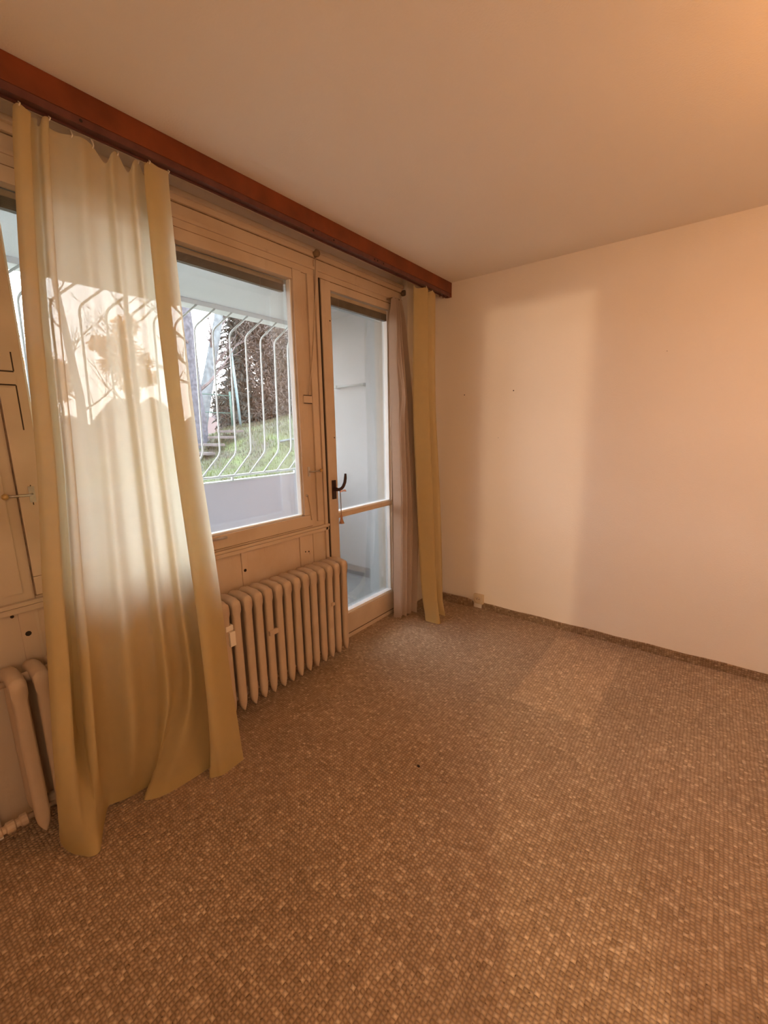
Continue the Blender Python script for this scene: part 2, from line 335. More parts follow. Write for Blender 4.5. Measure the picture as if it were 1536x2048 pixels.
# ------------------------------------------------------------------ window frame assembly (one fixed frame)
w1 = empty('window_1', (XF, -2.0, 0.9), kind='structure'); 
def at(o, ch):
    ch.matrix_parent_inverse = Matrix.Translation(o.location).inverted(); return ch
def wbx(name, mat, d, bev=0.003, **p): return at(w1, bx(name, mat, d, w1, bev=bev, **p))
# fixed frame pieces
wbx('head_rail', 'frame', (-0.20, XF-0.004, -2.99, -0.315, 2.40, 2.50))
wbx('head_moulding', 'frame', (-0.20, XF+0.010, -2.99, -0.315, 2.503, 2.551), 0.004)
wbx('head_bead', 'frame', (XF-0.004, XF+0.006, -2.99, -0.32, 2.435, 2.452), 0.004)
wbx('cornice', 'frame', (XF-0.004, XF+0.024, -2.99, -0.318, 2.528, 2.551), 0.006)
wbx('mullion', 'frame', (-0.105, XF-0.006, -1.325, -1.185, 0.0, 2.399))
wbx('mullion_back', 'frame', (-0.20, -0.1052, -1.298, -1.185, 0.0, 2.399))
wbx('mullion', 'frame', (-0.20, XF-0.006, -2.99, -2.765, 0.0, 2.399))
wbx('cover_strip', 'frame', (XF-0.010, XF+0.008, -1.285, -1.235, 0.92, 2.40), 0.004)
wbx('cover_strip', 'frame', (XF-0.010, XF+0.008, -1.222, -1.196, 0.02, 2.49), 0.004)
wbx('cover_strip', 'frame', (XF-0.010, XF+0.008, -2.87, -2.80, 0.92, 2.40), 0.004)
wbx('bottom_rail', 'frame', (-0.20, XF-0.004, -2.764, -1.326, 0.862, 0.895))
wbx('sill_moulding', 'frame', (XF-0.004, XF+0.016, -2.99, -1.19, 0.872, 0.888), 0.004)
wbx('sill_moulding', 'frame', (XF-0.004, XF+0.008, -2.99, -1.19, 0.846, 0.869), 0.004)
# opening sash
sa = wbx('sash', 'frame', (-0.10, XF+0.006, -2.762, -1.329, 0.90, 0.972), 0.004)
def sub(name, mat, d, par, bev=0.003):
    o = bx(name, mat, d, par, bev=bev); o.matrix_parent_inverse = par.matrix_world.inverted(); return o
bpy.context.view_layer.update()
for d in ((-0.10, XF+0.006, -2.762, -2.684, 0.973, 2.399), (-0.10, XF+0.006, -1.394, -1.329, 0.973, 2.399)):
    sub('stile', 'frame', d, sa, 0.004)
sub('top_rail', 'frame', (-0.10, XF+0.002, -2.683, -1.395, 2.345, 2.399), sa, 0.004)
for d in ((-0.099, XF-0.012, -1.404, -1.395, 0.98, 2.344), (-0.099, XF-0.012, -2.683, -2.674, 0.98, 2.344), (-0.099, XF-0.012, -2.674, -1.404, 0.973, 0.982)):
    sub('glazing_bead', 'outer_white', d, sa, 0.0015)
sub('pane', 'glass', (-0.094, -0.090, -2.674, -1.404, 0.98, 2.346), sa, 0)
for d in ((-0.20, -0.145, -2.72, -2.66, 0.94, 2.399), (-0.20, -0.145, -1.308, -1.300, 0.94, 2.399), (-0.20, -0.145, -2.66, -1.309, 0.90, 0.950), (-0.20, -0.145, -2.66, -1.309, 2.34, 2.399)):
    wbx('outer_sash', 'outer_white', d, 0.003)
wbx('outer_pane', 'glass', (-0.176, -0.172, -2.66, -1.309, 0.951, 2.339), 0)
wbx('reveal_lining', 'outer_white', (-0.145, -0.106, -1.2995, -1.2985, 0.95, 2.34), 0)
# folded slat blind between the panes
def blind(y0, y1, z0, z1, x, par):
    b = bx('blind', 'blindrail', (x-0.014, x+0.014, y0, y1, z1, z1+0.022), par, bev=0.003); b.matrix_parent_inverse = par.matrix_world.inverted()
    n = 11
    for i in range(n):
        z = z0+(z1-z0)*(i+0.2)/n
        s = bx('slat', 'blind', (x-0.013, x+0.013, y0+0.003, y1-0.003, z, z+(z1-z0)/n*0.78), b); s.matrix_parent_inverse = b.matrix_world.inverted()
    for f in (0.13, 0.87):
        y = y0+(y1-y0)*f
        c = tb('blind_cord', 'cord', [(x+0.0145, y, z1), (x+0.0145, y, z0-0.012)], 0.0016, b, 6); c.matrix_parent_inverse = b.matrix_world.inverted()
    return b
blind(-2.67, -1.41, 2.283, 2.322, -0.118, w1)
# catches, hinge plates, screws
def catch(y, z, s, par, nm='sash_catch'):
    c = bx(nm, 'metal', (XF+0.006, XF+0.010, y-0.009, y+0.009, z-0.030, z+0.030), par, bev=0.001); c.matrix_parent_inverse = par.matrix_world.inverted()
    p = tb('catch_pin', 'metal', [(XF+0.009, y, z), (XF+0.026, y+s*0.012, z), (XF+0.030, y+s*0.05, z+0.001), (XF+0.030, y+s*0.075, z+0.002)], 0.0045, c, 8); p.matrix_parent_inverse = c.matrix_world.inverted()
    bm = bmesh.new(); bmesh.ops.create_uvsphere(bm, u_segments=14, v_segments=9, radius=0.011, matrix=Matrix.Translation((XF+0.030, y+s*0.082, z+0.002)))
    k = link('catch_knob', bm, 'brass', c, smooth=True); k.matrix_parent_inverse = c.matrix_world.inverted()
catch(-1.345, 1.247, 1, w1); catch(-2.722, 1.285, -1, w1)
for (y, z) in ((-1.328, 1.685), (-2.745, 1.70)):
    h = wbx('hinge', 'frame', (XF+0.002, XF+0.014, y-0.034, y+0.034, z-0.024, z+0.024), 0.003)
    o = bxs('hinge_joint', 'gap', [(XF+0.0135, XF+0.0146, y-0.036, y+0.03, z+0.020, z+0.025), (XF+0.0135, XF+0.0146, y-0.036, y+0.03, z-0.026, z-0.021)], h); o.matrix_parent_inverse = h.matrix_world.inverted()
# dirty joints between sash and frame
def joint(d, mat='grime', par=None):
    par = par or w1; o = bx('joint', mat, d, par); o.matrix_parent_inverse = par.matrix_world.inverted()
joint((XF-0.012, XF-0.001, -1.3285, -1.3255, 0.90, 2.40))
joint((XF-0.012, XF-0.001, -2.7655, -2.7625, 0.90, 2.40))
joint((XF-0.012, XF-0.003, -2.764, -1.327, 0.8955, 0.8995)); joint((XF-0.012, XF-0.002, -2.99, -0.32, 2.5, 2.5032))
joint((XF-0.012, XF+0.001, -2.76, -1.33, 2.3985, 2.4012))
for d in ((XF+0.004, XF+0.0068, -2.715, -2.711, 1.52, 1.79), (XF+0.004, XF+0.0068, -2.724, -2.721, 1.245, 1.32)): joint(d, 'gap')
o = bxs('sash_bolt', 'metal', [(XF+0.006, XF+0.016, -2.09, -1.945, 0.949, 0.962)], w1, bev=0.003); at(w1, o)
bm = bmesh.new(); lathe(bm, (XF+0.006, -1.372, 1.10), (1, 0, 0), [(0.008, 0), (0.008, 0.003), (0.003, 0.005)], 12); at(w1, link('screw', bm, 'metal', w1, smooth=True))
# thin wire stapled along the mullion and two cut pipe ends at the head
at(w1, tb('wire', 'frame', [(XF+0.011, -1.213, 2.50), (XF+0.012, -1.222, 2.35), (XF+0.012, -1.255, 2.05), (XF+0.012, -1.29, 1.85), (XF+0.010, -1.318, 1.70)], 0.0032, w1, 6))
at(w1, tb('wire', 'frame', [(XF+0.008, -1.365, 1.10), (XF+0.010, -1.352, 1.03), (XF+0.010, -1.343, 0.94)], 0.003, w1, 6))
for (y, z) in ((-1.213, 2.522), (-0.318, 2.50)):
    bm = bmesh.new(); lathe(bm, (XF+0.005, y, z), (1, 0, 0), [(0.020, 0), (0.021, 0.022), (0.017, 0.030), (0.010, 0.031)], 14); at(w1, link('pipe_cap', bm, 'grime', w1, smooth=True))

# infill panel under the window: boards with cover battens
t1 = bx('trim_1', 'infill', (-0.16, XF-0.012, -2.99, -1.19, -0.012, 0.846), kind='structure')
for (y, w) in ((-2.80, 0.05), (-1.845, 0.035), (-1.405, 0.07)):
    o = bx('batten', 'infill', (XF-0.014, XF-0.002, y-w/2, y+w/2, 0.02, 0.844), t1, bev=0.003)
for (y, z, r) in ((-1.846, 0.741, 0.009), (-2.805, 0.757, 0.010), (-2.842, 0.899-0.06, 0.006), (-1.40, 0.74, 0.0045), (-1.372, 0.735, 0.005)):
    bm = bmesh.new(); lathe(bm, (XF-0.0025, y, z), (1, 0, 0), [(r, 0), (r, 0.002), (r*0.5, 0.0022)], 8); link('hole', bm, 'hole', t1)
for y, z, r in ((-1.385, 0.765, 0.010), (-1.36, 0.72, 0.007), (-1.376, 0.775, 0.006)):
    bm = bmesh.new(); bmesh.ops.create_icosphere(bm, subdivisions=1, radius=r, matrix=Matrix.Translation((XF-0.004, y, z)) @ Matrix.Diagonal((0.3, 0.7, 1.2, 1))); link('filler_blob', bm, 'infill', t1)

# ------------------------------------------------------------------ balcony door
d1 = empty('door_1', (XF, -0.8, 0.0), kind='structure')
bpy.context.view_layer.update()
def dbx(name, mat, d, bev=0.004): o = bx(name, mat, d, d1, bev=bev); return at(d1, o)
lf = dbx('door_leaf', 'frame', (-0.11, XF+0.008, -1.176, -0.404, 0.032, 0.178))       # bottom rail carries the leaf
for d in ((-0.11, XF+0.008, -1.176, -1.094, 0.179, 2.398), (-0.11, XF+0.008, -0.482, -0.404, 0.179, 2.398)): sub('stile', 'frame', d, lf, 0.004)
sub('top_rail', 'frame', (-0.11, XF+0.004, -1.093, -0.483, 2.352, 2.398), lf, 0.004)
sub('middle_rail', 'frame', (-0.11, XF+0.000, -1.093, -0.483, 0.905, 0.938), lf, 0.004)
for d in ((-0.105, XF-0.006, -1.093, -0.483, 0.9385, 0.951), (-0.105, XF-0.004, -1.093, -0.483, 0.1785, 0.199), (-0.105, XF-0.012, -0.492, -0.4825, 0.199, 2.35), (-0.105, XF-0.012, -1.0935, -1.086, 0.199, 2.35)):
    sub('glazing_bead', 'outer_white', d, lf, 0.002)
sub('upper_pane', 'glass', (-0.094, -0.090, -1.086, -0.492, 0.951, 2.352), lf, 0)
sub('lower_pane', 'glass', (-0.094, -0.090, -1.086, -0.492, 0.199, 0.905), lf, 0)
dbx('threshold', 'frame', (-0.20, XF+0.012, -1.184, -0.316, -0.010, 0.026))
dbx('door_jamb', 'frame', (-0.20, XF-0.006, -0.398, -0.316, 0.026, 2.399))
for d in ((XF-0.010, XF+0.002, -1.185, -1.1765, 0.03, 2.40), (XF-0.010, XF+0.002, -0.4035, -0.3985, 0.03, 2.40)):
    o = bx('joint', 'gap', d, d1); at(d1, o)
o = bx('joint', 'grime', (XF-0.02, XF+0.000, -1.184, -0.40, 2.398, 2.4035), d1); at(d1, o)
o = bx('joint', 'gap', (XF-0.02, XF+0.006, -1.176, -0.404, 0.0265, 0.0315), d1); at(d1, o)
for z in (2.17, 0.30, 1.45):
    bm = bmesh.new(); lathe(bm, (XF+0.008, -1.108, z), (1, 0, 0), [(0.005, 0), (0.004, 0.001), (0.002, 0.0012)], 8); at(d1, link('nail', bm, 'hole', d1))
blind(-1.084, -0.494, 2.275, 2.322, -0.075, d1)
# handle
hp = bx('door_handle', 'brown_plastic', (XF+0.008, XF+0.018, -1.152, -1.118, 1.045, 1.172), d1, bev=0.004); at(d1, hp); bpy.context.view_layer.update()
bm = bmesh.new(); lathe(bm, (XF+0.018, -1.135, 1.112), (1, 0, 0), [(0.014, 0), (0.013, 0.012), (0.011, 0.030), (0.009, 0.032)], 14)
o = link('spindle', bm, 'brown_plastic', hp, smooth=True); o.matrix_parent_inverse = hp.matrix_world.inverted()
o = tb('lever', 'brown_plastic', [(XF+0.046, -1.140, 1.110), (XF+0.052, -1.115, 1.112), (XF+0.056, -1.094, 1.126), (XF+0.058, -1.078, 1.152), (XF+0.058, -1.070, 1.185), (XF+0.057, -1.068, 1.212)], [0.010, 0.0115, 0.0115, 0.011, 0.011, 0.008], hp, 10); o.matrix_parent_inverse = hp.matrix_world.inverted()
# cord with tassel hung over the handle
tsx = empty('tassel_cord', (XF+0.045, -1.118, 0.90)); thing(tsx, 'thin cord with a tan tassel hanging from the dark door handle', 'tassel')
def tin(o): o.matrix_parent_inverse = Matrix.Translation(tsx.location).inverted(); return o
tin(tb('cord', 'cord', [(XF+0.044, -1.128, 1.118), (XF+0.052, -1.118, 1.097), (XF+0.046, -1.110, 1.06), (XF+0.042, -1.106, 1.00), (XF+0.042, -1.104, 0.925)], 0.0028, tsx, 6))
bm = bmesh.new(); lathe(bm, (XF+0.042, -1.104, 0.935), (0, 0, -1), [(0.004, 0), (0.008, 0.008), (0.008, 0.016), (0.006, 0.02), (0.013, 0.045), (0.018, 0.058), (0.016, 0.060)], 12)
tin(link('tassel', bm, 'tassel', tsx, smooth=True))
bm = bmesh.new()
for a in (0.4, 2.6):
    tube(bm, [(XF+0.056, -1.100, 1.098), (XF+0.062, -1.100+0.02*cos(a), 1.098+0.008*sin(a)), (XF+0.060, -1.100+0.032*cos(a), 1.092)], [0.004, 0.007, 0.003], 6)
tin(link('pink_ribbon', bm, 'pink', tsx, smooth=True))

# ------------------------------------------------------------------ radiator
rad = empty('radiator', (0.07, -2.1, 0.0)); thing(rad, 'long old cream steel column radiator under the window', 'radiator')
def rin(o): o.parent = rad; o.matrix_parent_inverse = Matrix.Translation(rad.location).inverted(); return o
PITCHR = 0.0657; NSEC = 26; Y0R = -2.893
def section_mesh():
    """one pressed section: front and rear columns joined by a thin web, pointed foot, rounded shoulder"""
    bm = bmesh.new()
    # outline of the section seen along y: (x, z), with half thickness profile across x
    xs = [0.0, 0.006, 0.018, 0.034, 0.05, 0.075, 0.10, 0.116, 0.132, 0.144, 0.150]
    th = [0.006, 0.014, 0.020, 0.016, 0.007, 0.006, 0.007, 0.015, 0.0225, 0.0215, 0.013]
    def zlo(x): return 0.062+0.055*(1-min(1, abs(x-0.144)/0.05))*0 + (0.05 if 0.045 < x < 0.105 else 0.0) + 0.028*abs((x-0.135)/0.135)*(1 if x > 0.105 else 0.4)
    def ztop(x): return 0.683 if 0.02 < x < 0.13 else (0.676 if 0.005 < x < 0.145 else 0.655)
    rows = []
    fr = [0.0, 0.02, 0.06, 0.12, 0.5, 0.88, 0.94, 0.98, 1.0]
    sc = [0.10, 0.42, 0.85, 1.0, 1.0, 1.0, 1.08, 1.0, 0.35]
    for f, s in zip(fr, sc):
        row = []
        for x, t in zip(xs, th):
            z = zlo(x)+(ztop(x)-zlo(x))*f
            tt = t*s
            if f >= 0.93: tt = max(tt, (0.0235 if f < 0.99 else 0.012))
            tt = min(tt, 0.0315)
            row.append((x, tt, z))
        rows.append(row)
    for sgn in (1, -1):
        V = [[bm.verts.new((x, sgn*t, z)) for (x, t, z) in r] for r in rows]
        for i in range(len(V)-1):
            for j in range(len(xs)-1):
                q = (V[i][j], V[i][j+1], V[i+1][j+1], V[i+1][j]); bm.faces.new(q if sgn < 0 else q[::-1])
        if sgn == 1: A = V
        else: B = V
    n = len(xs)
    for i in range(len(rows)-1):
        bm.faces.new((A[i][0], B[i][0], B[i+1][0], A[i+1][0])); bm.faces.new((B[i][-1], A[i][-1], A[i+1][-1], B[i+1][-1]))
    for j in range(n-1):
        bm.faces.new((A[0][j], A[0][j+1], B[0][j+1], B[0][j])); bm.faces.new((A[-1][j+1], A[-1][j], B[-1][j], B[-1][j+1]))
    bmesh.ops.recalc_face_normals(bm, faces=bm.faces[:])
    return bm
sec = link('section', section_mesh(), 'radiator', smooth=True)
sec.modifiers.new('weld', 'WELD')
rin(sec); sec.location = (-0.005, Y0R, 0.0)
for i in range(1, NSEC):
    c = sec.copy(); COL.objects.link(c); c.location = (-0.005, Y0R+i*PITCHR, 0.0); c.rotation_euler.z = 0.012*sin(i*2.3)
for nm, z, x in (('hub_pipe', 0.645, 0.07), ('hub_pipe', 0.135, 0.07)):
    rin(tb(nm, 'radiator', [(x, Y0R-0.012, z), (x, Y0R+(NSEC-1)*PITCHR+0.012, z)], 0.019, None, 12))
rin(tb('flow_pipe', 'radiator', [(0.07, Y0R-0.012, 0.645), (0.068, -3.06, 0.650), (0.03, -3.12, 0.650), (0.03, -3.135, 1.0), (0.03, -3.135, 2.55)], 0.0115, None, 10))
rin(tb('return_pipe', 'radiator', [(0.07, Y0R-0.012, 0.105), (0.068, -3.04, 0.105), (0.03, -3.20, 0.10), (0.03, -3.21, -0.01)], 0.0115, None, 10))
bm = bmesh.new(); lathe(bm, (0.07, -2.925, 0.105), (0, -1, 0), [(0.016, 0), (0.022, 0.004), (0.022, 0.022), (0.015, 0.026), (0.015, 0.036), (0.021, 0.040), (0.021, 0.062), (0.014, 0.066), (0.014, 0.074), (0.019, 0.078), (0.019, 0.094), (0.013, 0.098)], 12)
rin(link('valve', bm, 'radiator', smooth=False))
al = bx('heat_meter', 'dust', (0.128, 0.158, -2.098, -2.066, 0.452, 0.528), bev=0.005)
thing(al, 'small cream heat cost meter clipped between the radiator columns', 'meter')
o = bx('clip', 'dust', (0.118, 0.149, -2.110, -2.070, 0.533, 0.560), al, bev=0.004)
ac = bx('bracket_clip', 'radiator', (0.140, 0.156, -1.862, -1.805, 0.412, 0.440), bev=0.004); rin(ac)
ac = bx('bracket_clip', 'radiator', (0.140, 0.154, -1.385, -1.36, 0.415, 0.435), bev=0.003); rin(ac)

# ------------------------------------------------------------------ curtains
def curtain(name, mat, levels, nu, nv, hem_h=0.045, ztop=None, parent=None):
    """levels: list of (tag z, control points [(x,y,z)...]) top to bottom; a smooth surface through them"""
    bm = bmesh.new(); G = []
    zs = [l[0] for l in levels]; rows = []
    for i in range(nv+1):
        f = i/nv; rows.append(f)
    nl = len(levels)-1
    # rows spread by height so that folds run straight
    ztab = [(0.0, 0.0)]; tot = zs[0]-zs[-1]
    for k in range(1, nl+1): ztab.append(((zs[0]-zs[k])/tot, k/nl))
    def lev(f): return interp(ztab, f)
    for f in rows:
        g = lev(f)
        ring = []
        for j in range(nu+1):
            u = j/nu
            col = [catmull(l[1], u) for l in levels]
            ring.append(bm.verts.new(catmull_z(col, zs, f)))
        G.append(ring)
    for i in range(nv):
        for j in range(nu): bm.faces.new((G[i][j], G[i+1][j], G[i+1][j+1], G[i][j+1]))
    # hem: a second layer of cloth folded up at the bottom, 1.5 mm in front
    bm.normal_update()
    hb = bmesh.new(); k0 = None
    k0 = max(1, int(round(hem_h/(tot/nv))))
    HG = []
    for i in range(nv-k0, nv+1):
        HG.append([hb.verts.new(v.co+v.normal*(0.0018)) for v in G[i]])
    for i in range(len(HG)-1):
        for j in range(nu): hb.faces.new((HG[i][j], HG[i+1][j], HG[i+1][j+1], HG[i][j+1]))
    o = link(name, bm, mat, parent, smooth=True)
    link('hem', hb, mat, o, smooth=True)
    return o
def catmull_z(col, zs, f):
    """interpolate control columns by height (monotone in f) with finite-difference tangents"""
    tot = zs[0]-zs[-1]; ts = [(zs[0]-z)/tot for z in zs]
    k = 0
    while k < len(ts)-2 and f > ts[k+1]: k += 1
    h = ts[k+1]-ts[k]; s = (f-ts[k])/h
    def tan(i):
        if i == 0: return [(b-a)/(ts[1]-ts[0]) for a, b in zip(col[0], col[1])]
        if i == len(ts)-1: return [(b-a)/(ts[i]-ts[i-1]) for a, b in zip(col[i-1], col[i])]
        return [(b-a)/(ts[i+1]-ts[i-1]) for a, b in zip(col[i-1], col[i+1])]
    m0, m1 = tan(k), tan(k+1); p0, p1 = col[k], col[k+1]
    a, b, c, d = 2*s**3-3*s**2+1, s**3-2*s**2+s, -2*s**3+3*s**2, s**3-s**2
    return tuple(a*x+b*h*mm+c*y+d*h*nn for x, mm, y, nn in zip(p0, m0, p1, m1))
# left curtain
FL = [(.13, -.03), (.03, -.035), (.0, -.01), (.04, .03), (.10, .036), (.105, .018), (.085, -.02), (.13, -.030), (.165, .014), (.205, .022), (.190, -.016), (.25, -.026), (.33, -.006), (.40, .018),
      (.46, -.014), (.54, -.016), (.60, .016), (.64, -.018), (.70, -.014), (.75, .014), (.79, -.014), (.85, -.024), (.93, -.018), (.945, .010), (.89, .026), (.845, .032), (.838, .046), (.88, .054), (.95, .044), (1.03, .026)]
yLt = [(2.5, -2.648), (2.19, -2.693), (1.97, -2.710), (1.67, -2.729), (1.45, -2.746), (1.19, -2.774), (0.79, -2.816), (0.3, -2.870), (0.0, -2.866)]
yRt = [(2.5, -2.19), (2.25, -2.205), (1.49, -2.205), (1.02, -2.185), (0.62, -2.190), (0.3, -2.200), (0.0, -2.2)]
xbt = [(2.5, 0.150), (2.3, 0.160), (1.6, 0.185), (1.0, 0.200), (0.7, 0.230), (0.3, 0.262)]
ampt = [(2.5, 0.55), (2.2, 0.8), (1.5, 1.1), (0.8, 1.6), (0.3, 2.2)]
def section_at(z, folds, tz=None):
    a, b, xb, am = interp(yLt, z), interp(yRt, z), interp(xbt, z), interp(ampt, z)
    return (z, [(xb+d*am+0.004*sin(i*5.1+z*2.0), a+(b-a)*t-0.42*d*am, z if tz is None else tz[i]) for i, (t, d) in enumerate(folds)])
# top edge: hooks hold some points up, the slack between them sags
sag = [0, 0, .004, .0, .012, .004, .0, .022, .004, .0, .012, .014, .012, .014, .016, .052, .016, .0, .052, .016, .0, .040, .0, .0, .02, .004, .02, .0, .004, .0]
topz = [2.492-s for s in sag]
hemL = [(.17, -2.80, .028), (.17, -2.845, .04), (.175, -2.864, .04), (.20, -2.866, .012), (.253, -2.854, .006), (.30, -2.832, .006), (.326, -2.815, .006), (.325, -2.79, .006), (.25, -2.755, .006), (.19, -2.722, .014), (.17, -2.705, .03), (.17, -2.685, .03), (.172, -2.65, .02),
        (.175, -2.615, .016), (.176, -2.58, .016), (.178, -2.545, .014), (.185, -2.552, .008), (.212, -2.583, .006), (.236, -2.587, .006), (.271, -2.528, .006), (.284, -2.414, .006), (.285, -2.344, .006), (.282, -2.32, .006), (.292, -2.312, .006), (.312, -2.345, .006), (.343, -2.363, .006), (.36, -2.34, .006), (.372, -2.318, .006), (.370, -2.26, .006), (.368, -2.212, .006)]
low = section_at(0.16, FL)[1]
low = (0.16, [(0.42*a[0]+0.58*(b[0]-0.012*0)+0.0, 0.5*a[1]+0.5*b[1], 0.16) for a, b in zip(low, hemL)])
lv = [(2.497, section_at(2.497, FL, topz)[1]), section_at(2.40, FL), section_at(1.9, FL), section_at(1.4, FL), section_at(1.0, FL), section_at(0.72, FL), section_at(0.42, FL), low, (0.0, hemL)]
c1 = curtain('cream_curtain', 'cream', lv, 232, 96)
thing(c1, 'wide sheer cream curtain hanging in front of the window and radiator', 'curtain')
def hooks(par, pts):
    for p in pts:
        bm = bmesh.new(); x, y, z = p
        tube(bm, [(x, y, z-0.008), (x+0.004, y+0.003, z), (x, y, 2.4958)], 0.0022, 6); link('hook', bm, 'dust', par, smooth=True)
hooks(c1, [(lv[0][1][i][0], lv[0][1][i][1], lv[0][1][i][2]) for i in (3, 6, 9, 12, 14, 17, 20, 23, 27, 29)])

# right cream curtain in the corner
FR = [(.45, -.055), (.08, -.056), (.0, -.044), (.10, -.012), (.36, .040), (.47, .040), (.54, -.020), (.64, -.024), (.78, .022), (.92, .026), (1.02, -.01)]
yLr = [(2.5, -.440), (1.7, -.435), (0.95, -.40), (0.45, -.40), (0.15, -.44)]
yRr = [(2.5, -.195), (1.7, -.185), (0.95, -.115), (0.45, -.12), (0.15, -.20)]
xbr = [(2.5, .165), (1.6, .165), (0.9, .175), (0.45, .20), (0.15, .255)]
def secR(z, tz=None):
    a, b, xb = interp(yLr, z), interp(yRr, z), interp(xbr, z); am = 0.75 if z > 2.3 else 1.0
    return (z, [(xb+d*am+0.003*sin(i*3.3+z), a+(b-a)*t-0.35*d*am, z if tz is None else tz[i]) for i, (t, d) in enumerate(FR)])
topR = [2.492, 2.486, 2.492, 2.476, 2.486, 2.474, 2.491, 2.478, 2.490, 2.472, 2.486]
hemR = [(.25, -.36, .01), (.265, -.44, .006), (.278, -.484, .006), (.35, -.483, .006), (.392, -.474, .006), (.365, -.42, .006), (.285, -.34, .006), (.25, -.315, .006), (.295, -.318, .006), (.335, -.322, .006), (.36, -.322, .006)]
lr = [(2.497, secR(2.497, topR)[1]), secR(2.38), secR(1.7), secR(0.95), secR(0.45), secR(0.15), (0.0, hemR)]
c2 = curtain('cream_curtain', 'cream', lr, 110, 80)
thing(c2, 'narrow bunched cream curtain in the corner beside the socket', 'curtain')
hooks(c2, [(lr[0][1][i][0], lr[0][1][i][1], lr[0][1][i][2]) for i in (1, 2, 4, 6, 8, 10)])
# empty hooks left over at the end of the track
for y in (-0.125, -0.075):
    bm = bmesh.new(); tube(bm, [(0.172, y, 2.502), (0.172, y+0.004, 2.488), (0.172, y-0.006, 2.478), (0.172, y-0.014, 2.486)], 0.003, 6); link('loose_hook', bm, 'track', pm, smooth=True)

# tan curtain on the door edge
NT = 13
FT = []
for i in range(NT):
    FT.append((i/(NT-1), 0.036*(1 if i % 2 else -1)*(0.6+0.4*sin(i*1.3))))
yLa = [(2.43, -.505), (2.05, -.545), (1.72, -.540), (0.95, -.545), (0.02, -.588)]
yRa = [(2.43, -.415), (2.05, -.365), (1.72, -.335), (0.95, -.275), (0.02, -.385)]
xba = [(2.43, .002), (1.72, .022), (0.95, .035), (0.02, .06)]
def secT(z, kink=0.0):
    a, b, xb = interp(yLa, z), interp(yRa, z), interp(xba, z); am = 0.5 if z > 2.3 else 1.0
    out = []
    for i, (t, d) in enumerate(FT):
        k = kink*math.exp(-((t-0.30)/0.16)**2)
        out.append((xb+d*am+0.045*t*(1-z/2.43)+k, a+(b-a)*t-k*0.4, z+0.005*sin(i*2.1)*(1 if z < 0.05 else 0)))
    return (z, out)
lt = [secT(2.43), secT(2.30), secT(2.0, 0.02), secT(1.74, 0.05), secT(1.55, 0.012), secT(0.95), secT(0.4), secT(0.012)]
c3 = curtain('tan_curtain', 'tan', lt, 136, 80, hem_h=0.02)
thing(c3, 'pleated tan curtain bunched at the hinge side of the balcony door', 'curtain')
o = tb('rod', 'grime', [(-0.040, -0.52, 2.418), (0.002, -0.50, 2.425), (0.004, -0.40, 2.425), (-0.045, -0.39, 2.42)], 0.0045, c3, 8)

# ------------------------------------------------------------------ socket
so = bx('wall_socket', 'socket', (0.462, 0.546, -0.030, -0.001, 0.046, 0.128), bev=0.006)
thing(so, 'cream wall socket low on the wall beside the corner curtain', 'socket')
bm = bmesh.new(); lathe(bm, (0.504, -0.030, 0.088), (0, -1, 0), [(0.030, -0.002), (0.030, 0.006), (0.026, 0.007), (0.022, 0.0015), (0.010, 0.001)], 20); link('socket_well', bm, 'socket', so, smooth=False)
for dx in (-0.0095, 0.0095):
    bm = bmesh.new(); lathe(bm, (0.504+dx, -0.031, 0.088), (0, -1, 0), [(0.0035, 0), (0.0035, 0.001), (0.001, 0.0011)], 8); link('pin_hole', bm, 'hole', so)
o = tb('earth_pin', 'metal', [(0.504, -0.030, 0.101), (0.504, -0.046, 0.101)], 0.0025, so, 8)

# ------------------------------------------------------------------ loggia
LX = -1.50
bx('floor_loggia', 'concrete', (-1.70, -0.20, -4.3, 0.05, -0.2, -0.005), kind='structure')
bx('ceiling_loggia', 'loggia', (LX-0.14, -0.20, -4.3, 0.30, 2.55, 2.75), kind='structure')
bx('trim_loggia', 'loggia', (LX-0.14, LX, -4.3, 0.05, 2.512, 2.549), kind='structure')
wlg = bxs('wall_loggia', 'loggia', [(-1.70, -0.20, 0.05, 0.30, -0.2, 2.55), (-0.50, -0.205, -0.225, 0.05, -0.005, 2.55), (-1.70, -0.20, -4.5, -4.3, -0.2, 2.55)], kind='structure')
bx('baseboard_loggia', 'skirt_grey', (-1.49, -0.502, 0.038, 0.0495, -0.005, 0.095), kind='structure')
bx('wall_facade', 'loggia', (-0.34, -0.205, -4.3, -2.95, -0.005, 2.549), kind='structure')
bxs('wall_apron', 'loggia', [(-0.26, -0.205, -2.95, -1.19, -0.005, 0.86)], kind='structure')
